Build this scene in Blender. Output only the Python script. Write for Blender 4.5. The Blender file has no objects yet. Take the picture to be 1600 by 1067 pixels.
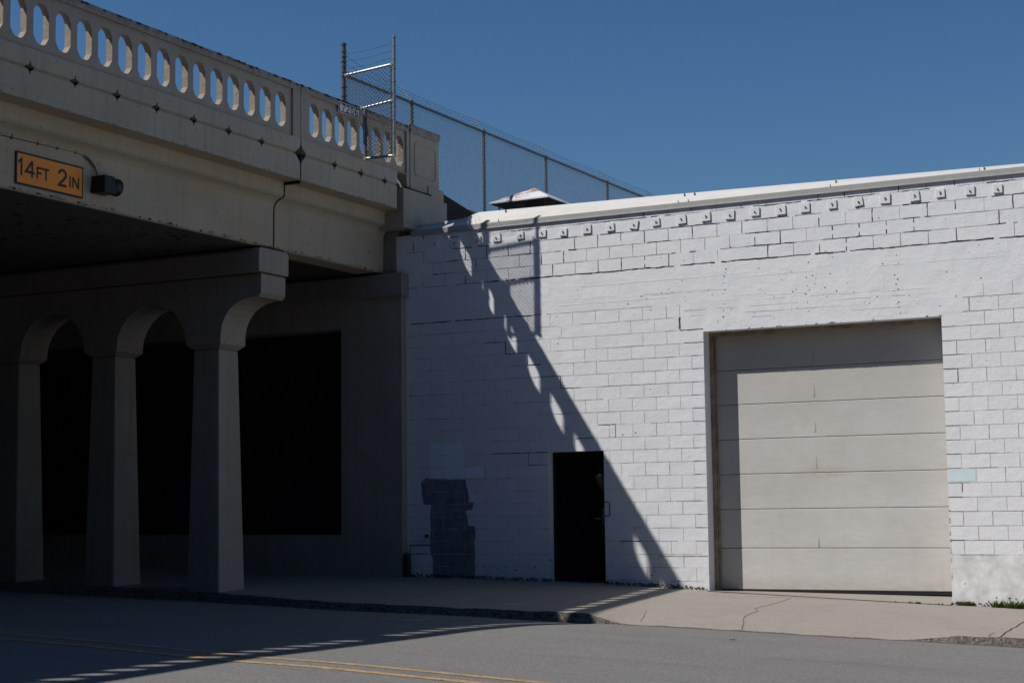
import bpy, bmesh, math, random
from mathutils import Vector, Matrix
from mathutils.geometry import tessellate_polygon

random.seed(7)
scene = bpy.context.scene
C = scene.collection

# ---------------------------------------------------------------- camera
cam_d = bpy.data.cameras.new('camera'); cam = bpy.data.objects.new('camera', cam_d); C.objects.link(cam)
YAW, PIT, ROL = 0.4854, 0.1026, -0.0123
_fw = Vector((-math.sin(YAW)*math.cos(PIT), math.cos(YAW)*math.cos(PIT), math.sin(PIT)))
_rt = Vector((math.cos(YAW), math.sin(YAW), 0)); _up = _rt.cross(_fw)
_r = math.cos(ROL)*_rt + math.sin(ROL)*_up; _u = -math.sin(ROL)*_rt + math.cos(ROL)*_up
m = Matrix((( _r.x, _u.x, -_fw.x, 13.9793), (_r.y, _u.y, -_fw.y, -23.7096), (_r.z, _u.z, -_fw.z, 1.4089), (0, 0, 0, 1)))
cam.matrix_world = m
cam_d.sensor_width = 36; cam_d.lens = 36*2567.5/1600; cam_d.clip_end = 5000; cam_d.clip_start = .1
scene.camera = cam

# ---------------------------------------------------------------- sky, sun, exposure
SUN = Vector((1.15, 1.0, -1.84)).normalized()
world = bpy.data.worlds.new('World'); scene.world = world; world.use_nodes = True
wn = world.node_tree; wn.nodes.clear()
sky = wn.nodes.new('ShaderNodeTexSky'); sky.sky_type = 'NISHITA'; sky.sun_disc = False
sky.sun_elevation = math.asin(-SUN.z); sky.sun_rotation = math.atan2(-SUN.x, -SUN.y)
sky.altitude = 800; sky.air_density = 1.0; sky.dust_density = 0.25; sky.ozone_density = 2.2
bg = wn.nodes.new('ShaderNodeBackground'); bg.inputs[1].default_value = 0.052
wo = wn.nodes.new('ShaderNodeOutputWorld')
hs = wn.nodes.new('ShaderNodeHueSaturation'); hs.inputs['Saturation'].default_value = 1.27; hs.inputs['Value'].default_value = 1.30
wn.links.new(sky.outputs[0], hs.inputs['Color']); wn.links.new(hs.outputs[0], bg.inputs[0]); wn.links.new(bg.outputs[0], wo.inputs[0])
sl = bpy.data.lights.new('sun', 'SUN'); sl.energy = 4.6; sl.angle = math.radians(.53); sl.color = (1.0, .955, .89)
so = bpy.data.objects.new('sun', sl); C.objects.link(so); so.rotation_euler = SUN.to_track_quat('-Z', 'Y').to_euler()
scene.view_settings.view_transform = 'Standard'; scene.view_settings.look = 'None'
scene.view_settings.exposure = 0.0; scene.view_settings.gamma = 1.0
scene.render.engine = 'CYCLES'

# ---------------------------------------------------------------- materials
def nmat(name):
    mt = bpy.data.materials.new(name); mt.use_nodes = True
    nt = mt.node_tree; b = nt.nodes['Principled BSDF']
    return mt, nt, b
def node(nt, t, **kw):
    n = nt.nodes.new(t)
    for k, v in kw.items(): setattr(n, k, v)
    return n
def pos(nt, scale=(1, 1, 1), offset=(0, 0, 0)):
    g = node(nt, 'ShaderNodeNewGeometry'); mp = node(nt, 'ShaderNodeMapping')
    mp.inputs['Scale'].default_value = scale; mp.inputs['Location'].default_value = offset
    nt.links.new(g.outputs['Position'], mp.inputs[0]); return mp.outputs[0]
def noise(nt, vec, scale, detail=4, rough=.55, lo=.35, hi=.65, a=0., b=1.):
    n = node(nt, 'ShaderNodeTexNoise'); n.inputs['Scale'].default_value = scale
    n.inputs['Detail'].default_value = detail; n.inputs['Roughness'].default_value = rough
    nt.links.new(vec, n.inputs['Vector'])
    r = node(nt, 'ShaderNodeMapRange'); r.inputs[1].default_value = lo; r.inputs[2].default_value = hi
    r.inputs[3].default_value = a; r.inputs[4].default_value = b
    nt.links.new(n.outputs[0], r.inputs[0]); return r.outputs[0]
def mix(nt, fac, c1, c2, blend='MIX'):
    n = node(nt, 'ShaderNodeMix', data_type='RGBA', blend_type=blend)
    for i, v in ((0, fac), (6, c1), (7, c2)):
        if isinstance(v, bpy.types.NodeSocket): nt.links.new(v, n.inputs[i])
        else: n.inputs[i].default_value = v if i == 0 else (*v, 1)
    return n.outputs[2]
def math_n(nt, op, a, b=0.):
    n = node(nt, 'ShaderNodeMath', operation=op)
    for i, v in ((0, a), (1, b)):
        if isinstance(v, bpy.types.NodeSocket): nt.links.new(v, n.inputs[i])
        else: n.inputs[i].default_value = v
    return n.outputs[0]
def bump(nt, bs, h, strength=.3, dist=.01):
    n = node(nt, 'ShaderNodeBump'); n.inputs['Strength'].default_value = strength; n.inputs['Distance'].default_value = dist
    nt.links.new(h, n.inputs['Height']); nt.links.new(n.outputs[0], bs.inputs['Normal'])

def plain(name, col, rough=.6, metal=0., var=.25, vs=8.):
    mt, nt, b = nmat(name)
    v = noise(nt, pos(nt), vs, 4, .6)
    c = mix(nt, v, tuple(x*(1-var) for x in col), tuple(min(1, x*(1+var*.5)) for x in col))
    nt.links.new(c, b.inputs['Base Color']); b.inputs['Roughness'].default_value = rough; b.inputs['Metallic'].default_value = metal
    return mt

def concrete(name, col, dirt=(.10, .085, .07), topz=None, streak=.35, patch=.4, seed=0., bstr=.35):
    mt, nt, b = nmat(name)
    p = pos(nt, offset=(seed, seed*.7, 0))
    big = noise(nt, p, .9, 5, .6, .3, .7)
    c = mix(nt, big, tuple(x*.86 for x in col), tuple(x*1.08 for x in col))
    fine = noise(nt, p, 34, 5, .7, .3, .7)
    c = mix(nt, math_n(nt, 'MULTIPLY', fine, .35), c, tuple(x*.72 for x in col))
    st = noise(nt, pos(nt, (8, 8, .45), (seed*3, 0, 0)), 1.0, 7, .75, .50, .74)
    c = mix(nt, math_n(nt, 'MULTIPLY', st, streak), c, tuple(x*.55+.3*y for x, y in zip(col, dirt)))
    warm = noise(nt, pos(nt, (1.3, 1.3, 2.2), (5+seed, 0, 3)), 1.3, 4, .65, .52, .75)
    c = mix(nt, math_n(nt, 'MULTIPLY', warm, patch), c, (col[0]*1.0, col[1]*.86, col[2]*.68))
    sp = noise(nt, p, 16, 2, .5, .70, .74)
    c = mix(nt, math_n(nt, 'MULTIPLY', sp, .7), c, tuple(x*.3 for x in col))
    fw_ = node(nt, 'ShaderNodeTexWave', bands_direction='Z'); fw_.inputs['Scale'].default_value = 1.05; fw_.inputs['Distortion'].default_value = .25; nt.links.new(p, fw_.inputs['Vector'])
    fr = node(nt, 'ShaderNodeMapRange'); fr.inputs[1].default_value = .0; fr.inputs[2].default_value = .012; fr.inputs[3].default_value = .35; fr.inputs[4].default_value = 0.; nt.links.new(fw_.outputs[1], fr.inputs[0])
    c = mix(nt, math_n(nt, 'MULTIPLY', fr.outputs[0], fine), c, tuple(x*.45 for x in col))
    if topz is not None:
        g = node(nt, 'ShaderNodeNewGeometry'); s = node(nt, 'ShaderNodeSeparateXYZ'); nt.links.new(g.outputs['Position'], s.inputs[0])
        mr = node(nt, 'ShaderNodeMapRange'); mr.inputs[1].default_value = topz-.22; mr.inputs[2].default_value = topz
        nt.links.new(s.outputs[2], mr.inputs[0])
        tn = noise(nt, pos(nt, (5, 5, 3)), 2.2, 7, .8, .36, .62)
        f = math_n(nt, 'MULTIPLY', math_n(nt, 'POWER', mr.outputs[0], 1.15), tn)
        c = mix(nt, math_n(nt, 'MULTIPLY', f, .85), c, (.045, .04, .035))
    nt.links.new(c, b.inputs['Base Color']); b.inputs['Roughness'].default_value = .92
    h = noise(nt, p, 60, 6, .75, .2, .8); h2 = noise(nt, p, 7, 4, .6, .2, .8)
    bump(nt, b, math_n(nt, 'ADD', math_n(nt, 'MULTIPLY', h, .35), h2), bstr, .012)
    return mt

M = {}
CONC = (.30, .275, .24)
M['parapet'] = concrete('weathered_parapet_concrete', (.41, .37, .315), topz=8.02, seed=1)
M['fascia'] = concrete('fascia_concrete', (.47, .415, .34), seed=2, streak=.8, patch=.6)
M['girder'] = concrete('girder_concrete', (.50, .425, .325), seed=3, patch=.9, streak=.6)
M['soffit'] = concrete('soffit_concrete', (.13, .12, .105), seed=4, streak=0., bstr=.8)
M['pier'] = concrete('pier_concrete', (.40, .35, .295), seed=5, streak=.7)
M['abut'] = concrete('abutment_concrete', (.36, .32, .275), seed=6, streak=.8)
M['capc'] = concrete('abutment_cap_concrete', (.27, .25, .235), seed=7, streak=.9)
M['dark'] = plain('opening_shade_and_spot_black', (.012, .012, .012), .95)  # near-black; also paints the unlit depth of bays and diamond recesses
M['joint'] = plain('bitumen_joint_filler', (.01, .009, .008), .8)
M['lichen'] = plain('black_lichen_stain', (.05, .045, .04), .95, var=.5, vs=14)
M['exposed'] = concrete('exposed_aggregate', (.31, .265, .21), seed=8, streak=0, bstr=.9)

def wall_paint():
    mt, nt, b = nmat('white_block_paint')
    g = node(nt, 'ShaderNodeNewGeometry'); s = node(nt, 'ShaderNodeSeparateXYZ'); nt.links.new(g.outputs['Position'], s.inputs[0])
    row = math_n(nt, 'FLOOR', math_n(nt, 'DIVIDE', math_n(nt, 'SUBTRACT', 4.17, s.outputs[2]), .2032))
    par = math_n(nt, 'MULTIPLY', math_n(nt, 'MODULO', math_n(nt, 'ADD', row, 40.), 2.), .5)
    colm = math_n(nt, 'FLOOR', math_n(nt, 'ADD', math_n(nt, 'ADD', math_n(nt, 'DIVIDE', s.outputs[0], .4064), par), .65))
    cx = node(nt, 'ShaderNodeCombineXYZ'); nt.links.new(row, cx.inputs[0]); nt.links.new(colm, cx.inputs[1])
    wnz = node(nt, 'ShaderNodeTexWhiteNoise'); nt.links.new(cx.outputs[0], wnz.inputs[0])
    c = mix(nt, wnz.outputs[0], (.735, .75, .785), (.785, .795, .825))
    big = noise(nt, pos(nt), .7, 4, .6, .3, .7)
    c = mix(nt, math_n(nt, 'MULTIPLY', big, .5), c, (.72, .735, .775))
    st = noise(nt, pos(nt, (7, 1, .5)), 1., 6, .7, .55, .85)
    c = mix(nt, math_n(nt, 'MULTIPLY', st, .28), c, (.55, .54, .53))
    sp = noise(nt, pos(nt), 11, 3, .6, .73, .76)
    c = mix(nt, math_n(nt, 'MULTIPLY', sp, .5), c, (.25, .22, .2))
    # splash dirt close to the pavement
    mr = node(nt, 'ShaderNodeMapRange'); mr.inputs[1].default_value = .62; mr.inputs[2].default_value = .02
    nt.links.new(s.outputs[2], mr.inputs[0])
    dn = noise(nt, pos(nt, (3, 3, 4)), 2.4, 7, .8, .46, .66)
    c = mix(nt, math_n(nt, 'MULTIPLY', math_n(nt, 'MULTIPLY', mr.outputs[0], dn), .6), c, (.30, .28, .25))
    nt.links.new(c, b.inputs['Base Color']); b.inputs['Roughness'].default_value = .75
    h = noise(nt, pos(nt), 55, 5, .7, .2, .8); h2 = noise(nt, pos(nt), 3.2, 4, .6, .2, .8)
    hb = math_n(nt, 'MULTIPLY', wnz.outputs[0], .5)
    bump(nt, b, math_n(nt, 'ADD', math_n(nt, 'ADD', math_n(nt, 'MULTIPLY', h, .35), h2), hb), .6, .014)
    return mt
M['wall'] = wall_paint()
M['joint_grey'] = plain('mortar_joint_grey', (.57, .545, .545), .9, var=.5, vs=5)
M['joint_mid'] = plain('mortar_joint_mid_grey', (.34, .335, .33), .9, var=.5, vs=5)  # mid-grey mortar tone
M['walk_joint'] = plain('pavement_joint', (.13, .12, .11), .9, var=.5, vs=5)
M['crack'] = plain('open_joint_dark', (.012, .011, .011), .9)
M['scar'] = plain('paint_ridge_white', (.88, .88, .88), .6, var=.03)
M['patchdark'] = plain('dark_cover_paint', (.19, .215, .255), .7, var=.32, vs=6)
M['patchlight'] = plain('light_cover_paint', (.80, .90, 1.0), .7, var=.04, vs=3)
M['patchblue'] = plain('pale_blue_paint', (.62, .75, .80), .7, var=.06, vs=3)
M['parge'] = plain('parged_base_paint', (.71, .715, .72), .85, var=.22, vs=5)
M['white'] = plain('white_trim_paint', (.50, .515, .54), .55, var=.05)
M['cant'] = plain('roof_cant_membrane', (.57, .555, .52), .7, var=.06, vs=2)
M['band'] = plain('drip_edge_metal', (.37, .37, .37), .55, var=.08)
M['plate'] = plain('painted_steel_plate', (.76, .76, .775), .5, var=.08)
M['streak'] = plain('faint_rust_streak', (.34, .31, .28), .8, .0, .3)
M['rust'] = plain('rusty_bolt', (.07, .045, .035), .8, .3)
M['frame'] = plain('weathered_wood_frame', (.30, .235, .18), .85, var=.4, vs=6)
M['steel'] = plain('galvanised_steel', (.30, .305, .31), .45, .75, var=.3, vs=30)
M['steel_d'] = plain('dull_galvanised_post', (.11, .115, .12), .55, .55, var=.3, vs=30)
M['wire'] = plain('galvanised_wire', (.20, .205, .21), .5, .6)
M['barb'] = plain('old_barbed_wire', (.05, .05, .055), .6, .5)
M['black'] = plain('black_enamel', (.008, .008, .009), .55)
M['door'] = plain('black_door_paint', (.006, .006, .007), .45)
M['door'].node_tree.nodes['Principled BSDF'].inputs['Specular IOR Level'].default_value = .08; M['door'].node_tree.nodes['Principled BSDF'].inputs['Roughness'].default_value = .8
M['nickel'] = plain('brushed_nickel', (.35, .35, .36), .4, .8)
M['orange'] = plain('orange_reflective_sheeting', (1.0, .30, .003), .45, var=.05, vs=2)
M['signblack'] = plain('sign_black_ink', (.006, .006, .006), .5)
M['signwhite'] = plain('white_sign_sheeting', (.75, .76, .78), .45, var=.06)
M['leaf'] = plain('weed_green', (.09, .14, .03), .8, var=.5, vs=40)
M['soil'] = plain('dark_soil_crumbs', (.045, .035, .028), .95, var=.5, vs=30)
M['near_black'] = plain('near_black_fill', (.018, .018, .02), .9)  # near-black; also paints shade on the ramp edge and vent underside
M['roof'] = plain('white_roof_membrane', (.6, .6, .58), .8)

def vent_mat():
    mt, nt, b = nmat('rusty_white_sheet_metal')
    r = noise(nt, pos(nt, (2.2, 2.2, 6)), 1.2, 6, .65, .51, .60)
    c = mix(nt, r, (.62, .62, .64), (.30, .17, .11))
    nt.links.new(c, b.inputs['Base Color']); b.inputs['Roughness'].default_value = .6; return mt
M['vent'] = vent_mat()

def door_section_mat():
    mt, nt, b = nmat('aged_garage_door_paint')
    big = noise(nt, pos(nt, (1, 1, .8)), 1.6, 5, .65, .3, .7)
    c = mix(nt, big, (.535, .522, .50), (.63, .62, .605))
    st = noise(nt, pos(nt, (10, 1, .7), (3, 0, 1)), 1., 6, .75, .58, .80)
    c = mix(nt, math_n(nt, 'MULTIPLY', st, .30), c, (.40, .32, .24))
    bl = noise(nt, pos(nt, (1.2, 1, 1.6), (0, 0, 8)), 1.5, 4, .6, .54, .66)
    c = mix(nt, math_n(nt, 'MULTIPLY', bl, .35), c, (.56, .585, .59))
    g = noise(nt, pos(nt, (1.3, 1, 5), (9, 0, 2)), 3.0, 7, .8, .42, .7)
    c = mix(nt, math_n(nt, 'MULTIPLY', g, .45), c, (.42, .41, .385))
    sc = noise(nt, pos(nt, (.12, 1, 1.9), (2, 0, 5)), 1.0, 1, .5, .35, .65)
    c = mix(nt, math_n(nt, 'MULTIPLY', sc, .35), c, (.44, .425, .40))
    g0 = node(nt, 'ShaderNodeNewGeometry'); s0 = node(nt, 'ShaderNodeSeparateXYZ'); nt.links.new(g0.outputs['Position'], s0.inputs[0])
    m0 = node(nt, 'ShaderNodeMapRange'); m0.inputs[1].default_value = 1.9; m0.inputs[2].default_value = 3.2; nt.links.new(s0.outputs[2], m0.inputs[0])
    c = mix(nt, math_n(nt, 'MULTIPLY', m0.outputs[0], .40), c, (.43, .41, .385))
    dk = noise(nt, pos(nt, (5, 1, 3), (1, 0, 7)), 1.0, 5, .8, .66, .80)
    c = mix(nt, math_n(nt, 'MULTIPLY', dk, .55), c, (.30, .25, .19))
    gg = node(nt, 'ShaderNodeNewGeometry'); sx = node(nt, 'ShaderNodeSeparateXYZ'); nt.links.new(gg.outputs['Position'], sx.inputs[0])
    m1 = node(nt, 'ShaderNodeMapRange'); m1.inputs[1].default_value = .42; m1.inputs[2].default_value = .17; nt.links.new(sx.outputs[2], m1.inputs[0])
    bd = noise(nt, pos(nt, (2, 1, 5), (4, 0, 0)), 2., 6, .8, .35, .65)
    c = mix(nt, math_n(nt, 'MULTIPLY', math_n(nt, 'MULTIPLY', m1.outputs[0], bd), .6), c, (.36, .31, .25))
    # rust wash round the middle latch
    vd = node(nt, 'ShaderNodeVectorMath', operation='DISTANCE'); nt.links.new(pos(nt, (.8, 0, 3.2)), vd.inputs[0]); vd.inputs[1].default_value = (6.5*.8, 0, 1.93*3.2)
    m2 = node(nt, 'ShaderNodeMapRange'); m2.inputs[1].default_value = .42; m2.inputs[2].default_value = .02; nt.links.new(vd.outputs['Value'], m2.inputs[0])
    c = mix(nt, math_n(nt, 'MULTIPLY', math_n(nt, 'MULTIPLY', m2.outputs[0], bd), .8), c, (.36, .29, .20))
    nt.links.new(c, b.inputs['Base Color']); b.inputs['Roughness'].default_value = .55
    bump(nt, b, noise(nt, pos(nt, (1, 1, 3)), 30, 4, .7), .12, .004)
    return mt
M['section'] = door_section_mat()

def asphalt():
    mt, nt, b = nmat('asphalt')
    p = pos(nt)
    big = noise(nt, pos(nt, (.5, 1.6, 1)), .8, 5, .6, .3, .7)
    c = mix(nt, big, (.165, .158, .152), (.235, .225, .216))
    f1 = noise(nt, p, 30, 4, .9, .34, .66)
    c = mix(nt, f1, (.085, .082, .080), tuple([.245]*3)) if False else mix(nt, f1, (.095, .092, .089), mix(nt, .35, c, (.31, .305, .30)))
    f2 = noise(nt, p, 75, 2, .6, .60, .70)
    c = mix(nt, math_n(nt, 'MULTIPLY', f2, .85), c, (.40, .385, .37))
    oil = noise(nt, pos(nt, (.35, 1.5, 1), (4, 2, 0)), 1.5, 5, .7, .56, .72)
    c = mix(nt, math_n(nt, 'MULTIPLY', oil, .40), c, (.09, .087, .084))
    spot = noise(nt, pos(nt, (1, 1, 1), (8, 1, 0)), 5, 3, .6, .72, .76)
    c = mix(nt, math_n(nt, 'MULTIPLY', spot, .5), c, (.05, .048, .046))
    nt.links.new(c, b.inputs['Base Color']); b.inputs['Roughness'].default_value = .88
    bump(nt, b, math_n(nt, 'ADD', f1, f2), .7, .006)
    return mt
M['asphalt'] = asphalt()

def walk():
    mt, nt, b = nmat('pavement_concrete')
    p = pos(nt)
    big = noise(nt, pos(nt, (.7, 1.5, 1)), 1.1, 5, .65, .3, .7)
    c = mix(nt, big, (.285, .255, .222), (.345, .312, .272))
    f1 = noise(nt, p, 30, 5, .9, .32, .68)
    c = mix(nt, f1, (.215, .192, .168), mix(nt, .5, c, (.36, .33, .295)))
    sp = noise(nt, p, 20, 2, .6, .69, .72)
    c = mix(nt, math_n(nt, 'MULTIPLY', sp, .6), c, (.09, .08, .07))
    st = noise(nt, pos(nt, (.8, .8, 1), (7, 3, 0)), 1.4, 7, .75, .50, .68)
    c = mix(nt, math_n(nt, 'MULTIPLY', st, .5), c, (.21, .185, .16))
    nt.links.new(c, b.inputs['Base Color']); b.inputs['Roughness'].default_value = .9
    bump(nt, b, f1, .5, .006)
    return mt
M['walk'] = walk()
def kerb_mat():
    mt, nt, b = nmat('worn_kerb_aggregate')
    f = noise(nt, pos(nt), 24, 4, .85, .38, .62); c = mix(nt, f, (.10, .092, .08), (.36, .335, .29))
    d = noise(nt, pos(nt, (1, 1, 1.5), (3, 1, 0)), 9, 5, .8, .56, .62); c = mix(nt, d, c, (.035, .03, .027))
    nt.links.new(c, b.inputs['Base Color']); b.inputs['Roughness'].default_value = .95; bump(nt, b, f, 1., .02); return mt
M['kerb'] = kerb_mat()
M['yellow'] = plain('worn_yellow_paint', (.40, .26, .11), .8, var=.5, vs=22)
M['whitepaint'] = plain('worn_white_paint', (.42, .42, .42), .8, var=.3, vs=22)
M['red'] = plain('faded_red_kerb_paint', (.24, .13, .105), .85, var=.4, vs=9)
M['ground'] = plain('far_ground', (.20, .18, .15), .95, var=.3, vs=.5)

# ---------------------------------------------------------------- mesh helper
class MB:
    def __init__(s): s.v = []; s.f = []; s.m = []
    def quad(s, a, b, c, d, mi=0):
        i = len(s.v); s.v += [a, b, c, d]; s.f.append((i, i+1, i+2, i+3)); s.m.append(mi)
    def poly(s, pts, mi=0):
        i = len(s.v); s.v += list(pts); s.f.append(tuple(range(i, i+len(pts)))); s.m.append(mi)
    def box(s, x0, x1, y0, y1, z0, z1, mi=0):
        i = len(s.v)
        s.v += [(x0,y0,z0),(x1,y0,z0),(x1,y1,z0),(x0,y1,z0),(x0,y0,z1),(x1,y0,z1),(x1,y1,z1),(x0,y1,z1)]
        for f in ((0,3,2,1),(4,5,6,7),(0,1,5,4),(1,2,6,5),(2,3,7,6),(3,0,4,7)):
            s.f.append(tuple(i+k for k in f)); s.m.append(mi)
    def frustum(s, lo, hi, z0, z1, mi=0):           # lo/hi = (x0,x1,y0,y1)
        i = len(s.v)
        for (x0, x1, y0, y1), z in ((lo, z0), (hi, z1)):
            s.v += [(x0,y0,z),(x1,y0,z),(x1,y1,z),(x0,y1,z)]
        for f in ((0,3,2,1),(4,5,6,7),(0,1,5,4),(1,2,6,5),(2,3,7,6),(3,0,4,7)):
            s.f.append(tuple(i+k for k in f)); s.m.append(mi)
    def plate(s, axis, outer, holes, d0, d1, mi=0, mi_hole=None):
        """outline (a,b) extruded from d0 to d1; axis 'X': (a,b)=(y,z), 'Y': (x,z), 'Z': (x,y)"""
        P = {'X': lambda a, b, d: (d, a, b), 'Y': lambda a, b, d: (a, d, b), 'Z': lambda a, b, d: (a, b, d)}[axis]
        loops = [outer]+list(holes)
        tris = tessellate_polygon([[Vector((a, b, 0)) for a, b in l] for l in loops])
        flat = [q for l in loops for q in l]
        for d in (d0, d1):
            i = len(s.v); s.v += [P(a, b, d) for a, b in flat]
            for t in tris: s.f.append(tuple(i+k for k in t)); s.m.append(mi)
        for li, l in enumerate(loops):
            for k in range(len(l)):
                a, b = l[k], l[(k+1) % len(l)]
                s.quad(P(*a, d0), P(*b, d0), P(*b, d1), P(*a, d1), mi if (li == 0 or mi_hole is None) else mi_hole)
    def tube(s, pts, r, n=8, mi=0, cap=True, r2=None):
        pts = [Vector(p) for p in pts]; rings = []
        for k, p in enumerate(pts):
            d = (pts[min(k+1, len(pts)-1)]-pts[max(k-1, 0)]).normalized()
            a = Vector((0, 0, 1)) if abs(d.z) < .9 else Vector((0, 1, 0))
            u = d.cross(a).normalized(); w = d.cross(u)
            rr = r if r2 is None else r+(r2-r)*k/(len(pts)-1)
            i = len(s.v)
            s.v += [tuple(p+rr*(math.cos(2*math.pi*j/n)*u+math.sin(2*math.pi*j/n)*w)) for j in range(n)]; rings.append(i)
        for a, b in zip(rings, rings[1:]):
            for j in range(n):
                s.f.append((a+j, a+(j+1) % n, b+(j+1) % n, b+j)); s.m.append(mi)
        if cap:
            s.f.append(tuple(rings[0]+j for j in range(n))); s.m.append(mi)
            s.f.append(tuple(rings[-1]+j for j in range(n))); s.m.append(mi)
    def build(s, name, mats, parent=None, loc=None, bevel=0., smooth=False, merge=True):
        me = bpy.data.meshes.new(name)
        v = s.v if loc is None else [(a-loc[0], b-loc[1], c-loc[2]) for a, b, c in s.v]
        me.from_pydata(v, [], s.f)
        for mt in (mats if isinstance(mats, (list, tuple)) else [mats]): me.materials.append(mt)
        for p, mi in zip(me.polygons, s.m): p.material_index = mi
        bm = bmesh.new(); bm.from_mesh(me)
        if merge: bmesh.ops.remove_doubles(bm, verts=bm.verts, dist=1e-5)
        bmesh.ops.recalc_face_normals(bm, faces=bm.faces); bm.to_mesh(me); bm.free()
        if smooth:
            for p in me.polygons: p.use_smooth = True
        o = bpy.data.objects.new(name, me); C.objects.link(o)
        if loc is not None: o.location = loc
        if parent is not None: attach(o, parent)
        if bevel:
            b = o.modifiers.new('bevel', 'BEVEL'); b.width = bevel; b.segments = 2; b.limit_method = 'ANGLE'; b.angle_limit = math.radians(40)
        return o
def attach(o, parent):
    """parent keeping world placement (things are never rotated, so offsets add up)"""
    o.parent = parent
    w = Vector((0, 0, 0)); q = parent
    while q is not None: w += Vector(q.location) ; q = q.parent
    o.location = Vector(o.location)-w
def thing(name, loc, label, cat, group=None):
    o = bpy.data.objects.new(name, None); C.objects.link(o); o.location = loc; o.empty_display_size = .2
    return tag(o, label, cat, group)
def tag(o, label, cat, group=None, kind=None):
    o['label'] = label; o['category'] = cat
    if group: o['group'] = group
    if kind: o['kind'] = kind
    return o
def struct(o): o['kind'] = 'structure'; return o
def lerp(x, xs, ys):
    if x <= xs[0]: return ys[0]
    for a, b, c, d in zip(xs, xs[1:], ys, ys[1:]):
        if x <= b: return c+(d-c)*(x-a)/(b-a)
    return ys[-1]

# ================================================================ GROUND
GX = [-60, -6, -2, .56, 2.66, 4.3, 4.9, 5.5, 7.0, 8.0, 9.07, 10.24, 30, 60]
GZ = [1.9, .21, .09, .003, -.039, -.099, -.104, -.115, -.164, -.199, -.224, -.266, -.94, -1.24]
CY = [-60, -30, -16, -13, -11, -10, -8, -6.7, -5.4, -4.9, -4.2, -3.6, 0]
CZ = [0, .05, .11, .14, .16, .148, .13, .125, .094, .072, .035, 0, -.02]
KERB_Y = -3.6
def road_z(x, y):
    k = max(0., min(1., (KERB_Y-y)/6.4)); dx = max(-6., min(6., 4.5-x))
    return lerp(x, GX, GZ)+lerp(y, CY, CZ)+.016*k*dx
WX = [-60, -4, -.6, 2.1, 3.1, 4.8, 8.58, 9.37, 14, 60]; WZ = [2.2, .38, .345, .281, .25, .17, .008, -.024, -.2, -1.0]
KX = [-60, -6, -4, -1.75, -.1, .56, 1.63, 2.66, 4.32, 9.3, 10.24, 14, 60]
KT = [2.1, .36, .31, .235, .150, .122, .100, .073, .042, -.140, -.152, -.26, -1.1]
def drive(x):                        # 1 inside the dropped kerb, 0 where the kerb stands
    if x < 4.45 or x > 9.35: return 0.
    if x < 4.95: return (x-4.45)/.5
    if x > 8.8: return (9.35-x)/.55
    return 1.
KXs, KTs = KX, KT
def walk_z(x, y):
    a = lerp(x, WX, WZ); k = lerp(x, KXs, KTs)
    t = min(1., y/KERB_Y) if y < 0 else 0.
    flat = a+(k-a)*t
    if y > 0: flat = a
    d = drive(x)
    if d > 0 and y < 0:
        g = road_z(x, KERB_Y)+.010; q = .13
        mid = a+(g+q-a)*min(1., -y/2.75) if y > -2.75 else g+q*max(0., (y-KERB_Y)/.85)**1.1
        flat = flat*(1-d)+mid*d
    return flat
def sheet(name, xs, ys, fz, mt):
    mb = MB(); n = len(xs)
    for y in ys:
        for x in xs: mb.v.append((x, y, fz(x, y)))
    for j in range(len(ys)-1):
        for i in range(n-1):
            mb.f.append((j*n+i, j*n+i+1, (j+1)*n+i+1, (j+1)*n+i)); mb.m.append(0)
    return struct(mb.build(name, mt, merge=False, smooth=True))
def rng(a, b, s):
    n = max(1, round((b-a)/s)); return [a+(b-a)*i/n for i in range(n+1)]
rx = rng(-60, -6, 3)[:-1]+rng(-6, 12, .25)+rng(12, 60, 3)[1:]
ry = rng(-45, -17, 2)[:-1]+rng(-17, -3.5, .25)
sheet('road', rx, ry, road_z, M['asphalt'])
def jit(x): return .5*(.012*math.sin(x*7.1)+.01*math.sin(x*17.3+1)+.006*math.sin(x*41))
# pavement with kerb face and broken kerb edge
mb = MB(); ys = rng(KERB_Y+.03, .6, .2); xs2 = rng(-60, -6, 3)[:-1]+rng(-6, 12, .12)+rng(12, 60, 3)[1:]; n = len(xs2)
def wz(x, y):
    z = walk_z(x, min(y, .0))
    if y > 0: z = walk_z(x, 0)
    return z
for y in ys:
    for x in xs2:
        yy = y+jit(x)*(1 if y == ys[0] else 0)
        mb.v.append((x, yy, wz(x, yy)-(.012*abs(math.sin(x*23)*math.sin(x*5.7)) if y == ys[0] else 0)))
for j in range(len(ys)-1):
    for i in range(n-1):
        if xs2[i] > 4.75 and xs2[i+1] < 8.6 and ys[j] > -.05: continue
        mb.f.append((j*n+i, j*n+i+1, (j+1)*n+i+1, (j+1)*n+i)); mb.m.append(0)
struct(mb.build('pavement', M['walk'], merge=False, smooth=True))
mb = MB()
for a, b in zip(xs2, xs2[1:]):
    def pt(x, t):
        top = wz(x, KERB_Y+.03+jit(x))-.012*abs(math.sin(x*23)*math.sin(x*5.7)); bot = road_z(x, KERB_Y-.03)-.01
        h = top-bot
        off = jit(x)+.03*(1-t)-.03+.006*math.sin(x*31+t*9)
        return (x, KERB_Y+.03*t+jit(x)-.02*(1-t)+.008*math.sin(x*37+t*11)*(t*(1-t)*4), bot+h*t)
    for k in range(3):
        mb.quad(pt(a, k/3), pt(b, k/3), pt(b, (k+1)/3), pt(a, (k+1)/3))
struct(mb.build('kerb', M['kerb']))
# far ground sheet to the horizon
mb = MB(); mb.quad((-1500, -1500, -1.6), (1500, -1500, -1.6), (1500, 1500, -1.6), (-1500, 1500, -1.6))
struct(mb.build('ground', M['ground']))

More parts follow.
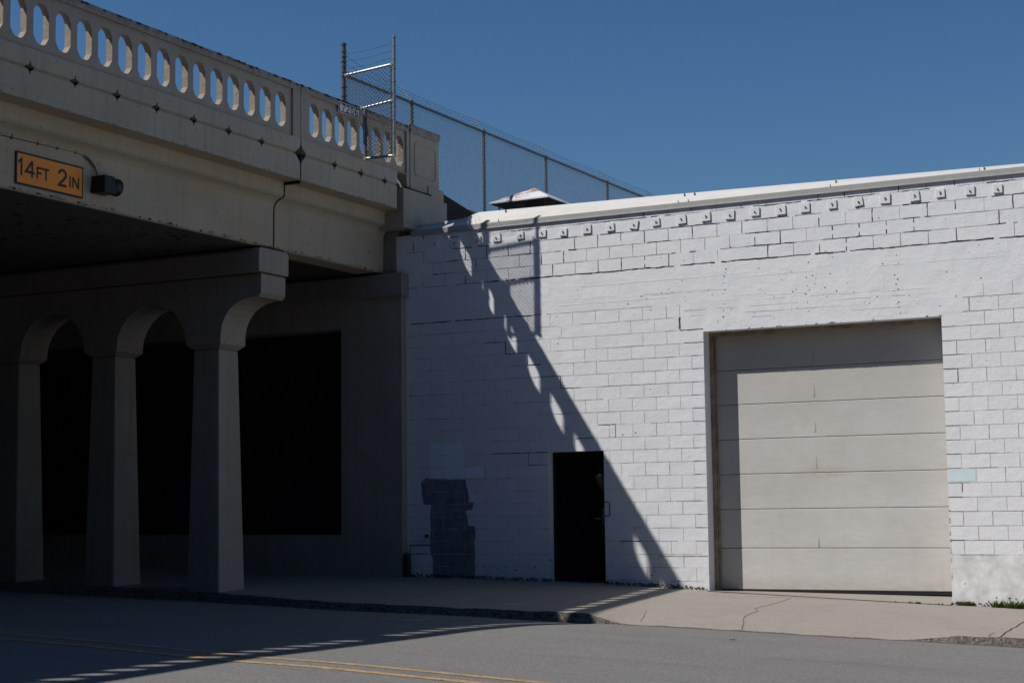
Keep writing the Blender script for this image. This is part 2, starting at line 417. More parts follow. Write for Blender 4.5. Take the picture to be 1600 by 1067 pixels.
def strip(name, pts, w, mt, fz, lift=.004, step=.3):
    """painted strip that follows the surface"""
    mb = MB(); P = []
    for (x0, y0), (x1, y1) in zip(pts, pts[1:]):
        L = math.hypot(x1-x0, y1-y0); k = max(1, int(L/step))
        for i in range(k): P.append((x0+(x1-x0)*i/k, y0+(y1-y0)*i/k))
    P.append(pts[-1])
    prev = None
    for i, (x, y) in enumerate(P):
        a = P[max(0, i-1)]; b = P[min(len(P)-1, i+1)]; dx, dy = b[0]-a[0], b[1]-a[1]; L = math.hypot(dx, dy)
        ww = w*(1+.06*math.sin(i*2.3))/2
        l = (x-dy/L*ww, y+dx/L*ww); r = (x+dy/L*ww, y-dx/L*ww)
        cur = ((*l, fz(*l)+lift), (*r, fz(*r)+lift))
        if prev: mb.quad(prev[0], prev[1], cur[1], cur[0])
        prev = cur
    return struct(mb.build(name, mt))
strip('centre_line', [(-40, -10.87), (40, -10.87)], .12, M['yellow'], road_z)
strip('centre_line', [(-40, -11.26), (40, -11.26)], .12, M['yellow'], road_z)
strip('parking_mark', [(2.8, -6.12), (3.25, -5.85)], .07, M['whitepaint'], road_z)
strip('parking_mark', [(3.0, -6.0), (3.15, -5.25), (3.3, -4.35)], .06, M['whitepaint'], road_z)
strip('parking_mark', [(-2.85, -6.32), (-2.1, -6.26)], .07, M['whitepaint'], road_z)
strip('gutter_stripe', [(5.0, -3.66), (6, -3.65), (8, -3.66), (9.2, -3.65), (10.5, -3.66), (14, -3.66)], .08, M['red'], road_z, .005, .1)
strip('pavement_mark', [(2.88, -3.0), (3.22, -2.92)], .09, M['whitepaint'], walk_z)
def crack(pts, w=.012, mt='crack'):
    P = [pts[0]]
    for (x0, y0), (x1, y1) in zip(pts, pts[1:]):
        k = max(2, int(math.hypot(x1-x0, y1-y0)/.12))
        for i in range(1, k+1):
            P.append((x0+(x1-x0)*i/k+random.uniform(-.012, .012), y0+(y1-y0)*i/k+random.uniform(-.012, .012)))
    return strip('pavement_crack', P, w, M[mt], walk_z, .003, 9)
crack([(6.62, -3.55), (6.42, -2.9), (6.36, -2.2), (6.22, -1.95), (6.26, -1.35), (6.24, -.45)], .014, 'walk_joint')
crack([(5.14, -3.4), (4.98, -2.8)], .010, 'walk_joint')
crack([(9.85, -3.55), (9.81, -3.1), (9.79, -1.8), (9.78, -.1)], .018, 'crack')
crack([(9.70, -3.5), (9.68, -3.1)], .016, 'walk_joint')
crack([(5.6, -.5), (6.4, -.33), (7.3, -.2), (8.2, -.12)], .012, 'walk_joint')
crack([(1.2, -3.55), (1.2, -.05)], .010, 'crack'); crack([(-.6, -3.55), (-.6, -.3)], .010, 'crack'); crack([(3.4, -3.55), (3.4, -.05)], .010, 'walk_joint')

# ================================================================ WAREHOUSE
wh = thing('warehouse', (4, 0, 0), 'low white painted concrete block warehouse with a wide garage door and a black side door', 'building')
GX0, GX1, GZT = 4.815, 8.475, 4.125          # garage opening
DX0, DX1, DZT = 2.105, 3.088, 2.34           # side door
WT = .36
outer = [(-.56, -.6), (DX0, -.6), (DX0, DZT), (DX1, DZT), (DX1, -.6), (GX0, -.6), (GX0, GZT), (GX1, GZT), (GX1, -.6), (17, -.6), (17, 6.10), (-.74, 6.10), (-.74, 5.455), (-.56, 5.455)]
mb = MB(); mb.plate('Y', outer, [], 0., WT, 0)
mb.box(-.555, .6, WT+.01, 26, -.6, 6.05, 0); 
def hline(z, x0, x1, w, mi, jx=.0, seg=.16, gap=0.):
    for ha, hb, ht in ((GX0, GX1, GZT), (DX0, DX1, DZT)):
        if z < ht and x1 > ha and x0 < hb:
            if x0 < ha: hline(z, x0, ha-.001, w, mi, jx, seg, gap)
            if x1 > hb: hline(z, hb+.001, x1, w, mi, jx, seg, gap)
            return
    x = x0
    y = -.0025
    zz = z
    while x < x1-1e-6:
        e = min(x1, x+seg*random.uniform(.6, 1.4))
        z1 = z+random.uniform(-jx, jx)
        if random.random() >= gap:
            w0 = w*random.uniform(.6, 1.4)/2
            mb.quad((x, y, zz-w0), (e, y, z1-w0), (e, y, z1+w0), (x, y, zz+w0), mi)
        zz = z1; x = e
def vline(x, z0, z1, w, mi, jx=.0, gap=0.):
    k = 3; xx = x; dz = (z1-z0)/k
    for i in range(k):
        x1 = x+random.uniform(-jx, jx)
        if random.random() >= gap:
            w0 = w*random.uniform(.6, 1.4)/2
            mb.quad((xx-w0, -.0026, z0+dz*i), (xx+w0, -.0026, z0+dz*i), (x1+w0, -.0026, z0+dz*(i+1)), (x1-w0, -.0026, z0+dz*(i+1)), mi)
        xx = x1
BW, BH = .4064, .2032
def blocked(x, z):
    if GX0-.001 < x < GX1+.001 and z < GZT+.03: return True
    if DX0-.001 < x < DX1+.001 and z < DZT: return True
    if x < -.55: return True
    # smooth concrete ring beam and lintel
    if 4.585 < z < 5.18: return True
    if 4.43 < x < 8.87 and 4.0 < z < 5.18: return True
    if x > GX1+.1 and z < .70: return True
    if z < lerp(x, WX, WZ)+.03: return True
    return False
def zone(x, r):
    """joint state: 0 none 1 grey 2 mid 3 crack"""
    q = random.random()
    if r <= -5:
        if x < .2: return 2 if q < .6 else (3 if q < .75 else 0)
        return 3 if q < .40 else (2 if q < .72 else (1 if q < .95 else 0))
    if x < 3.4: return 1 if q < .70 else (2 if q < .86 else 0)
    if x > GX1: return 2 if q < .38 else (1 if q < .96 else (3 if q < .975 else 0))
    return 1 if q < .74 else (2 if q < .98 else 0)
WD = {1: .0055, 2: .007, 3: .012}
for r in range(-9, 20):
    z = 4.17-BH*r
    x = -.56
    if r in (-5, -2): continue
    while x < 12.5:
        e = min(12.5, x+BW); xm = (x+e)/2
        if not blocked(xm, z) or (blocked(xm, z) and r == 0 and 3.9 < xm < GX0):
            st = zone(xm, r)
            if st: hline(z, x, e, WD[st], st, .004 if st == 3 else .0015, .2 if st < 3 else .1, .0 if st < 3 else .12)
        x = e
for r in range(1, 18):
    for x0, x1 in ((GX0-.2, GX0), (GX1, GX1+.2)):
        if 4.17-BH*r > .75: hline(4.17-BH*r, x0, x1, .008, 2 if random.random() < .6 else 1, .001)
hline(4.17+5*BH, -.56, 1.2, .012, 2, .003, .15, .1)
hline(4.17+5*BH, 1.0, 12.5, .016, 3, .006, .08, .06)
hline(4.17+2*BH, -.56, 2.1, .013, 3, .004, .08, .05); hline(4.17+2*BH, 2.1, 4.4, .008, 1, .002, .2, .3)
for r in range(-10, 19):
    z1 = 4.17-BH*r; z0 = z1-BH
    off = (0. if r % 2 else .5) if r <= -6 else (.35 if r % 2 == 0 else .85)
    k = -2
    while True:
        x = (k+off)*BW; k += 1
        if x > 12.5: break
        if x < -.54 or blocked(x, (z0+z1)/2): continue
        if -2 <= r < 0 and 4.43 < x < 8.87: continue
        zt = min(z1, 6.085)
        if zt <= z0: continue
        st = zone(x, r)
        if r >= -5 and st == 2 and x < 3.4: st = 1
        if st: vline(x, z0+.006, zt-.006, WD[st]*.95, st, .004 if st == 3 else .0015, .0 if st < 3 else .1)
# stepped settlement cracks
def path(pts, w, mi):
    for (x0, z0), (x1, z1) in zip(pts, pts[1:]):
        if abs(z0-z1) < 1e-6: hline(z0, min(x0, x1), max(x0, x1), w, mi, .003, .08)
        else: vline(x0, min(z0, z1), max(z0, z1), w, mi, .003)
Z = lambda n: 4.17-BH*n
path([(.95, Z(0)), (1.35, Z(0)), (1.35, Z(1)), (1.75, Z(1)), (1.75, Z(2)), (2.0, Z(2))], .010, 3)
path([(2.0, Z(3)), (2.35, Z(3)), (2.35, Z(4)), (2.7, Z(4))], .010, 3)
path([(1.1, Z(9)), (2.1, Z(9))], .011, 3); path([(1.75, Z(9)), (1.75, Z(10)), (2.1, Z(10))], .009, 3)
path([(3.0, Z(7)), (3.3, Z(7)), (3.3, Z(8))], .009, 3); path([(2.6, Z(8)), (2.9, Z(8))], .010, 3)
path([(4.43, Z(-1)), (4.43, Z(0)+.02)], .018, 3); path([(4.43, Z(0)), (4.815, Z(0))], .012, 3); path([(4.5, Z(1)), (4.815, Z(1))], .010, 3)
path([(8.87, Z(-1)), (8.87, Z(0))], .010, 1); path([(4.43, Z(-2)), (4.43, Z(-1))], .008, 1)
path([(3.35, Z(16)), (3.7, Z(16))], .012, 3); path([(4.0, Z(17)-.03), (4.8, Z(17)-.03)], .012, 2)
path([(-.55, Z(17)), (-.1, Z(17))], .012, 3); path([(-.5, Z(4)), (-.35, Z(4))], .01, 3)
# rows of form-tie holes and board marks in the lintel
for x in (5.18, 6.5, 7.85):
    z = 4.2
    while z < 5.15:
        w = random.uniform(.010, .022); xx = x+random.uniform(-.035, .035)
        if random.random() < .85: mb.quad((xx-w/2, -.003, z), (xx+w/2, -.003, z), (xx+w/2, -.003, z+w*.8), (xx-w/2, -.003, z+w*.6), 3 if random.random() < .55 else 2)
        z += random.uniform(.05, .13)
for _ in range(70):
    xx = random.uniform(3.6, 9.5); zz = random.uniform(4.25, 5.15); w = random.uniform(.008, .02)
    mb.quad((xx-w/2, -.003, zz), (xx+w/2, -.003, zz), (xx+w*.7, -.003, zz+w*.6), (xx-w/2, -.003, zz+w*.7), random.choice((1, 2, 2, 3)))
for z, x0, x1 in ((4.98, 2.7, 5.0), (4.93, 5.55, 6.6), (4.93, 7.6, 12), (4.65, 5.3, 5.75), (4.62, 5.85, 6.5), (4.55, 7.0, 8.3), (4.70, 2.3, 4.2)):
    hline(z, x0, x1, .009, 4, .002, .3, .1)
for z, x0, x1 in ((4.47, 4.5, 8.8), (4.38, 4.6, 6.9), (4.30, 4.9, 8.2), (4.56, 5.8, 7.6), (4.76, 3, 6)):
    hline(z, x0, x1, .0035, 1, .002, .3, .45)
# chips along the lintel edge
for _ in range(16):
    xx = random.uniform(GX0, GX1); w = random.uniform(.02, .08)
    mb.poly([(xx, -.003, GZT+.001), (xx+w, -.003, GZT+.001), (xx+w*.7, -.003, GZT+random.uniform(.008, .03)), (xx+w*.2, -.003, GZT+random.uniform(.006, .02))], 2)
# a few pits
for _ in range(110):
    xx = random.uniform(-.4, 12); zz = random.uniform(.4, 5.9)
    if blocked(xx, zz) and not 4.2 < zz < 5.1: continue
    w = random.uniform(.008, .022)
    mb.quad((xx, -.0032, zz), (xx+w, -.0032, zz), (xx+w*.8, -.0032, zz+w), (xx+w*.1, -.0032, zz+w*.7), random.choice((1, 2, 3)))
# pits in rows close to the pavement
for _ in range(120):
    xx = random.uniform(-.4, 12)
    if GX0 < xx < GX1 or DX0 < xx < DX1: continue
    zz = lerp(xx, WX, WZ)+abs(random.gauss(0, .16)); w = random.uniform(.01, .035)
    mb.quad((xx, -.0034, zz), (xx+w, -.0034, zz), (xx+w*.8, -.0034, zz+w*.8), (xx+w*.1, -.0034, zz+w*.6), random.choice((2, 3, 3)))
def rough(pts, a=.012, seg=.09):
    out = []
    for (x0, z0), (x1, z1) in zip(pts, pts[1:]+pts[:1]):
        k = max(1, int(math.hypot(x1-x0, z1-z0)/seg))
        for i in range(k): out.append((x0+(x1-x0)*i/k+random.uniform(-a, a), z0+(z1-z0)*i/k+random.uniform(-a, a)))
    return out
def paint(pts, mi, y, a=.012):
    P = rough(pts, a); tr = tessellate_polygon([[Vector((p[0], p[1], 0)) for p in P]])
    i = len(mb.v); mb.v += [(p[0], y, p[1]) for p in P]
    for t in tr: mb.f.append(tuple(i+k for k in t)); mb.m.append(mi)
for ci in range(26):
    zz = .25+1.1*(ci+random.random()*.5)/26; w = random.uniform(.012, .026)
    mb.poly([(GX1+.001, -.0036, zz), (GX1+w, -.0036, zz+.01), (GX1+w*.8, -.0036, zz+w*1.3), (GX1+.001, -.0036, zz+w*1.6)], random.choice((4, 4, 1, 2)))
paint([(-.09, 1.96), (-.09, 2.565), (.55, 2.55), (.55, 2.15), (.93, 2.13), (.91, 1.96)], 6, -.0012, .004)
paint([(-.28, 1.90), (-.20, 1.97), (.10, 1.95), (.58, 1.93), (.64, 1.56), (.73, 1.55), (.70, 1.45), (.575, 1.41), (.61, 1.19), (.74, 1.16), (.735, .34), (-.055, .33), (-.06, .62), (-.12, .80), (-.10, 1.30), (-.09, 1.53), (-.25, 1.53)], 5, -.0008, .012)
paint([(GX1+.02, 1.752), (8.87, 1.748), (8.87, 1.932), (GX1+.02, 1.938)], 7, -.0012, .003)
paint([(GX1+.005, -.2), (12.5, -.3), (12.5, .70), (GX1+.005, .71)], 8, -.0016, .01)
mb.build('block_wall', [M['wall'], M['joint_grey'], M['joint_mid'], M['crack'], M['scar'], M['patchdark'], M['patchlight'], M['patchblue'], M['parge']], wh, merge=False)
# roof edge: drip band, sloped cant and white cap strip
mb = MB()
bx = rng(-.45, 17, .9)
mb.box(-.45, 17, -.020, -.002, 6.09, 6.175)
mb.box(-.45, 17, -.032, -.021, 6.078, 6.098)
mb.build('drip_edge', M['band'], wh, bevel=.003)
def topz(x): return lerp(x, [-.5, .45, .62, 3.7, 6.85, 9.68, 17], [6.30, 6.34, 6.42, 6.375, 6.318, 6.266, 6.13])
mb = MB(); cols = rng(-.45, 17, .3)
for a, b in zip(cols, cols[1:]):
    za, zb = topz(a), topz(b)
    mb.quad((a, -.018, 6.176), (b, -.018, 6.176), (b, .20, zb-.05), (a, .20, za-.05), 0)
    mb.quad((a, .20, za-.052), (b, .20, zb-.052), (b, .22, zb), (a, .22, za), 1)
    mb.quad((a, .22, za), (b, .22, zb), (b, .40, zb+.01), (a, .40, za+.01), 1)
    mb.quad((a, .40, za+.01), (b, .40, zb+.01), (b, .40, 6.0), (a, .40, 6.0), 1)
for x in (1.25, 4.45, 4.62, 6.9, 9.1):       # lap seams
    z = topz(x)
    mb.box(x, x+.012, -.024, -.014, 6.178, 6.215, 2); mb.box(x+.02, x+.032, .19, .2185, z-.05, z-.004, 2)
mb.quad((-.45, -.018, 6.176), (-.45, .20, topz(-.45)-.05), (-.45, .40, topz(-.45)), (-.45, .40, 6.0))
mb.build('coping', [M['cant'], M['white'], M['joint_mid']], wh)
mb = MB(); mb.box(-.45, 17, .41, 26, 5.7, 5.9); mb.build('roof', M['roof'], wh)
mb = MB(); mb.box(16.65, 17, WT+.01, 26, -.6, 6.05); mb.box(.62, 16.64, 25.6, 26, -.6, 6.05); mb.build('rear_wall', M['wall'], wh)
# garage door
gd_y = WT
mb = MB()
mb.box(GX0, GX0+.055, .24, .355, -.1, GZT-.003); mb.box(GX0+.056, GX0+.075, .29, .355, -.1, GZT-.06)
mb.box(GX1-.03, GX1, .26, .355, -.1, GZT-.003)
mb.box(GX0+.056, GX1-.031, .25, .355, GZT-.065, GZT-.003)
mb.build('door_frame', M['frame'], wh, bevel=.004)
door = MB(); door.box(GX0+.03, GX1-.03, gd_y+.045, gd_y+.055, .10, GZT-.02)
dob = door.build('garage_door', M['dark'], wh)
seams = [.175, .80, 1.39, 1.925, 2.46, 2.995, 3.53, GZT-.02]
for a, b in zip(seams, seams[1:]):
    mb = MB(); mb.box(GX0+.02, GX1-.02, gd_y-.004, gd_y+.04, a+.004, b-.004)
    mb.build('door_section', M['section'], dob, bevel=.006)
mb = MB(); mb.box(GX0+.02, GX1-.02, gd_y, gd_y+.03, .125, .176); mb.build('bottom_seal', M['black'], dob)
for z, h in ((3.08, .12), (2.55, .10), (2.0, .13), (.83, .10), (3.62, .08)):     # small streak marks down the middle of the sections
    mb = MB(); mb.poly([(6.428, gd_y-.0055, z-.02), (6.456, gd_y-.0055, z-.02), (6.450, gd_y-.0055, z+h*.5), (6.443, gd_y-.0055, z+h*1.6), (6.437, gd_y-.0055, z+h*.5)]); mb.build('rust_streak', M['streak'], dob)
# sill apron
mb = MB(); ax = rng(GX0, GX1, .3)
for a, b in zip(ax, ax[1:]):
    za = .158-.055*(a-GX0)/3.66; zb = .158-.055*(b-GX0)/3.66
    for (y0, k0), (y1, k1) in (((.6, 0), (.34, 0)), ((.34, 0), (.02, .55)), ((.02, .55), (-.14, 1.))):
        def zz(x, z, k): return z*(1-k)+(walk_z(x, -.05)+.006)*k
        mb.quad((a, y0, zz(a, za, k0)), (b, y0, zz(b, zb, k0)), (b, y1, zz(b, zb, k1)), (a, y1, zz(a, za, k1)))
struct(mb.build('driveway_sill', M['walk'], smooth=True))
# side door
mb = MB(); mb.box(DX0+.01, DX1-.01, .20, .25, .285, DZT-.03); sd = mb.build('side_door', M['door'], wh, bevel=.004)
mb = MB(); mb.box(DX0+.002, DX0+.05, .16, .28, .1, DZT-.003); mb.box(DX1-.03, DX1-.002, .16, .28, .1, DZT-.003); mb.box(DX0+.051, DX1-.031, .16, .28, DZT-.05, DZT-.003)
mb.build('side_door_frame', M['black'], wh)
mb = MB(); mb.box(2.955, 2.995, .185, .199, 1.17, 1.44); mb.tube([(2.975, .19, 1.27), (2.975, .14, 1.27)], .012); mb.tube([(2.975, .14, 1.27), (2.86, .14, 1.272)], .010)
mb.build('lever_handle', M['nickel'], sd, bevel=.003)
mb = MB(); mb.box(DX0-.0, DX1, -.04, .3, .17, .262); mb.build('door_step', M['walk'], wh, bevel=.01)
mb = MB(); mb.poly([(2.86, .196, 2.09), (3.02, .196, 2.085), (2.98, .196, 1.98), (2.92, .196, 1.93)])
mb.poly([(2.86, .199, 2.09), (3.02, .199, 2.085), (2.98, .199, 1.98), (2.92, .199, 1.93)]); mb.build('door_patch', M['near_black'], sd)  # small triangular patch, slightly paler than the door
mb = MB(); mb.tube([(3.095, -.012, 1.53), (3.165, -.012, 1.53), (3.178, -.012, 1.515), (3.178, -.012, 1.325), (3.165, -.012, 1.31), (3.095, -.012, 1.31)], .006, 6)
mb.build('latch_guard', M['black'], wh)
mb = MB(); mb.tube([(-.164, -.05, 1.012), (-.164, .01, 1.012)], .028, 10); mb.tube([(-.164, -.055, 1.03), (-.164, -.045, .98)], .012, 8)
mb.build('hose_tap', M['rust'], wh)
# anchor plates with bolts
tilt = {9: -9, 18: 8, 20: 5, 4: 3, 13: -3, 6: -2, 15: 2}
words = ['leftmost', 'second', 'third', 'fourth', 'fifth', 'sixth', 'seventh', 'eighth', 'ninth', 'tenth', 'eleventh', 'twelfth', 'thirteenth', 'fourteenth', 'fifteenth', 'sixteenth', 'seventeenth', 'eighteenth', 'nineteenth', 'twentieth', 'twenty-first', 'twenty-second', 'twenty-third', 'rightmost']
for k in range(26):
    x = .015+k*BW+random.uniform(-.02, .02); z = 5.905+random.uniform(-.012, .012); t = math.radians(tilt.get(k, random.uniform(-3, 3))); h = random.uniform(.062, .074)
    mb = MB(); ct, stt = math.cos(t), math.sin(t)
    def R(a, b): return (x+a*ct-b*stt, z+a*stt+b*ct)
    mb.plate('Y', [R(-h, -h), R(h, -h), R(h, h), R(-h, h)], [], -.020, -.001)
    o = mb.build('anchor_plate', M['plate'], wh, bevel=.002)
    b = MB(); q = R(random.uniform(-.01, .01), random.uniform(-.012, .012))
    b.tube([(q[0], -.019, q[1]), (q[0]+.002, -.036, q[1])], .012, 6); b.plate('Y', [R(-.004, -.038), R(.006, -.038), R(.004, -.012), R(-.004, -.012)], [], -.0215, -.0205)
    b.build('bolt', M['rust'], o)

# ================================================================ BRIDGE
XF = -.466; YJ = -3.217; YW = -21.6; YL = -12.4
br = thing('road_bridge', (-2, -3.2, .25), 'old concrete road bridge with a pierced parapet crossing over the street', 'bridge')
def octo(yc, z0=7.255, z1=7.775, hw=.134):
    c1, c2 = .062, .105
    return [(yc-hw, z0+c2), (yc-hw+c1*.9, z0+.018), (yc-.035, z0), (yc+.045, z0), (yc+hw-c1*.75, z0+.028), (yc+hw, z0+c2), (yc+hw, z1-c2), (yc+hw-c1*.75, z1-.028), (yc+.045, z1), (yc-.035, z1), (yc-hw+c1*.9, z1-.018), (yc-hw, z1-c2)]
def parapet(y0, y1, p0, p1, holes, capright=0.):
    """run from y0 to y1, recessed panel between p0 and p1"""
    mb = MB(); XB = -.69
    mb.box(-.71, XF, y0, y1, 7.893, 8.0); mb.box(XB, XF, y0, y1, 7.142, 7.155)
    if p0-y0 > .01: mb.box(XB, XF, y0, p0, 7.155, 7.893)
    if y1-p1 > .01: mb.box(XB, XF, p1, y1, 7.155, 7.893)
    mb.plate('X', [(p0, 7.155), (p1, 7.155), (p1, 7.893), (p0, 7.893)], [octo(h) for h in holes], XF-.035, XF-.135, 0, 1)
    # worn ragged top crust
    y = y0
    while y < y1-.05:
        e = min(y1, y+random.uniform(.15, .5)); a = random.uniform(.002, .012)
        mb.box(-.705, XF-random.uniform(.004, .03), y+.002, e-.002, 8.0, 8.0+a); y = e
    return mb.build('parapet', [M['parapet'], M['exposed']], br)
HL = [-3.70-.3883*k for k in range(22)]
parapet(YL+.012, YJ-.008, YL+.2, -3.42, HL)
parapet(YW, YL-.012, YW+.2, YL-.2, [YL-.48-.3883*k for k in range(22)])
HR = [-2.82+.3605*k for k in range(8)]
parapet(YJ+.008, -.012, -2.985, -.10, HR)
# fascia band with notched diamonds
def fascia(y0, y1, dia, big_end=None, big_start=None):
    def edge(z, s, big=.0):
        pts = []
        lst = sorted(dia)
        for c in lst:
            pts += [(c-.075, z), (c-.022, z+s*.016), (c, z+s*.075), (c+.022, z+s*.016), (c+.075, z)]
        return pts
    low, up = [], []
    bs = [(y0, 6.74), (y0+.03, 6.80), (y0+.13, 6.89)] if big_start else [(y0, 6.89)]
    be = [(y1-.13, 6.89), (y1-.03, 6.80), (y1, 6.74)] if big_end else [(y1, 6.89)]
    low = bs+edge(6.89, -1)+be+[(y1, 6.50), (y0, 6.50)]
    bs2 = [(y0, 7.05), (y0+.03, 7.00), (y0+.13, 6.925)] if big_start else [(y0, 6.925)]
    be2 = [(y1-.13, 6.925), (y1-.03, 7.00), (y1, 7.05)] if big_end else [(y1, 6.925)]
    up = bs2+edge(6.925, 1)+be2+[(y1, 7.14), (y0, 7.14)]
    mb = MB(); mb.plate('X', low, [], XF-.004, XF-.20)
    mb.plate('X', up, [], XF+.004, XF-.20)
    # chamfer strip between the diamonds
    cuts = sorted(dia); ed = [y0+(.13 if big_start else 0)]
    for c in cuts: ed += [c-.075, c+.075]
    ed.append(y1-(.13 if big_end else 0))
    for a, b in zip(ed[::2], ed[1::2]):
        if b-a > .02: mb.poly([(XF+.002, a, 6.924), (XF+.002, b, 6.924), (XF-.045, b, 6.891), (XF-.045, a, 6.891)])
    o = mb.build('fascia_band', M['fascia'], br)
    mb = MB(); mb.box(XF-.215, XF-.201, y0, y1, 6.6, 7.1); mb.build('diamond_recess_shade', M['dark'], br)  # near-black backing paints the shade inside the diamonds
    return o
DI = [-4.216-.7905*k for k in range(11)]
fascia(YL+.012, YJ-.012, [d for d in DI if d > YL+.3], True, True)
fascia(YJ+.012, -.42, [-2.285, -1.52, -.80], None, True)
fascia(YW, YL-.012, [YL-1.0-.79*k for k in range(11)], True, None)
# deck edge, haunch with cove, girder : one profile extruded along the bridge
def profile(y0, y1, deep):
    cove = [(-.97+.19*(1-math.cos(t)), 6.12+.15*math.sin(t)) for t in [math.pi/2*i/6 for i in range(7)]]
    pr = [(XF-.005, 6.50), (XF-.005-.0, 6.497), (-.775, 6.497), (-.775, 6.30)] + [(-.80, 6.27), (-.86, 6.245), (-.91, 6.215), (-.95, 6.17), (-.975, 6.10)] + [(-.978, 5.50), (-1.0, 5.48)]
    if deep: pr += [(-1.42, 5.48), (-1.42, 6.3), (-.9, 6.4), (-.69, 6.75), (-.69, 6.5)]
    else: pr += [(-62, 5.48), (-62, 6.9), (-.69, 6.9), (-.69, 6.5)]
    mb = MB(); mb.plate('Y', pr[1:], [], y0, y1); return mb
profile(YL+.01, YJ-.012, False).build('girder_span', [M['girder']], br)
profile(YW, YL-.01, False).build('girder_span', [M['girder']], br)
profile(YJ+.012, -.05, True).build('side_span_girder', M['girder'], br)
# spalled soffit sheet just under the main span
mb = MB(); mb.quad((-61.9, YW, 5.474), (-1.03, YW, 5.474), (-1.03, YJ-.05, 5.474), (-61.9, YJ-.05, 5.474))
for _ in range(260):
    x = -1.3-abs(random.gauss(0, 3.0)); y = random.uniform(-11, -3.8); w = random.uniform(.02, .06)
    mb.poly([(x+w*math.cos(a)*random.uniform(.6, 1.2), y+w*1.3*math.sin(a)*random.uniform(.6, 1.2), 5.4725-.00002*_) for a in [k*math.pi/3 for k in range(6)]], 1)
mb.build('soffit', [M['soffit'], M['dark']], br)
mb = MB(); mb.box(-62, -1.43, YJ+.012, -.05, 6.3, 6.9); 
for k in range(14): mb.box(-3.4-2.07*k, -3.0-2.07*k, YJ+.012, -.05, 5.48, 6.299)
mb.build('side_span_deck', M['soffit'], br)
mb = MB(); mb.box(-62, -.70, YW, -.1, 6.905, 7.10); mb.build('deck_surface', M['asphalt'], br)
def chips(name, n, xf, ya, yb, zf, w0, w1, mt, face='X'):
    mb = MB()
    for ci in range(n):
        y = random.uniform(ya, yb); w = random.uniform(w0, w1); z = zf+random.uniform(-.006, .006)
        mb.poly([(xf+.0012+.00004*ci, y+w*math.cos(a)*random.uniform(.6, 1.3), z+w*.45*math.sin(a)*random.uniform(.5, 1.2)) for a in [k*math.pi/4 for k in range(8)]])
    o = mb.build(name, mt, br, merge=False); o['kind'] = 'stuff'
chips('edge_spalls', 46, -.977, -10.5, -.2, 5.502, .012, .045, M['joint'])
chips('edge_spalls', 40, -.977, -10.5, -.2, 5.512, .02, .07, M['exposed'])
chips('edge_spalls', 60, XF-.003, -10.5, -.5, 6.505, .01, .05, M['exposed'])
chips('top_stains', 120, XF+.0005, -10.5, -.05, 7.985, .012, .06, M['lichen'])
# expansion joint crack following the profile
mb = MB()
def seg(a, b, w=.014, y=YJ):
    mb.tube([(a[0], y, a[1]), (b[0], y, b[1])], w, 6)
J = [(XF+.002, 7.10), (XF+.002, 6.50), (-.60, 6.494), (-.772, 6.494), (-.772, 6.30), (-.80, 6.265), (-.86, 6.24), (-.91, 6.21), (-.95, 6.165), (-.972, 6.10), (-.974, 5.49)]
for a, b in zip(J, J[1:]): seg(a, b, .012 if a[1] < 6.9 else .006)
mb.box(XF-.03, XF-.01, YJ-.010, YJ+.010, 7.05, 7.98); mb.box(-62, XF-.01, YJ-.010, YJ+.010, 6.45, 6.9)
mb.build('expansion_joint', M['joint'], br)
# end pilaster beside the warehouse
mb = MB(); mb.box(-.80, -.452, .0, .965, 6.895, 7.90)
mb.frustum((-.80, -.44, -.0, .975), (-.81, -.43, -.005, .99), 7.901, 7.94); mb.box(-.81, -.432, -.005, .985, 7.941, 8.03)
mb.build('end_pilaster', M['parapet'], br, bevel=.012)
mb = MB(); 
def rrect(y0, y1, z0, z1, c):
    return [(y0+c, z0), (y1-c, z0), (y1, z0+c), (y1, z1-c), (y1-c, z1), (y0+c, z1), (y0, z1-c), (y0, z0+c)]
mb.plate('X', rrect(.12, .85, 7.16, 7.74, .06), [rrect(.145, .825, 7.185, 7.715, .05)], -.451, -.440)
mb.build('panel_moulding', M['parapet'], br)
mb = MB(); mb.box(-.72, -.47, -.098, -.002, 6.93, 7.98); mb.build('pilaster_reveal', M['parapet'], br)
mb = MB(); mb.box(-.98, -.405, -.31, .55, 6.20, 6.875); mb.box(-.97, -.42, .551, 1.07, 6.20, 7.04); mb.box(-.96, -.43, 1.071, 1.20, 6.3, 6.84); mb.build('bearing_block', M['parapet'], br, bevel=.01)
mb = MB(); mb.box(XF-.1, -.40, -.20, .62, 6.876, 6.896); mb.build('bearing_gap', M['joint'], br)
mb = MB(); mb.box(-62, -.74, -.022, .6, 5.455, 6.19); mb.box(-62, -.99, -.022, .6, 6.19, 6.88); mb.build('back_wall', M['capc'], br)
mb = MB(); mb.box(-62, -.80, .61, 45, -1, 7.0); o = mb.build('approach_ramp', M['abut'], br)
mb = MB(); mb.poly([(-.795, 1.25, 6.3), (-.795, 1.25, 7.16), (-.795, 2.9, 6.90), (-.795, 12, 6.82), (-.795, 12, 6.3)]); mb.poly([(-.70, 1.25, 6.3), (-.70, 1.25, 7.14), (-.70, 2.9, 6.88), (-.70, 12, 6.80), (-.70, 12, 6.3)]); mb.quad((-.795, 1.25, 7.16), (-.70, 1.25, 7.14), (-.70, 2.9, 6.88), (-.795, 2.9, 6.90))
mb.build('ramp_edge', M['near_black'], br)  # near-black colour stands for shade on the retaining wall top
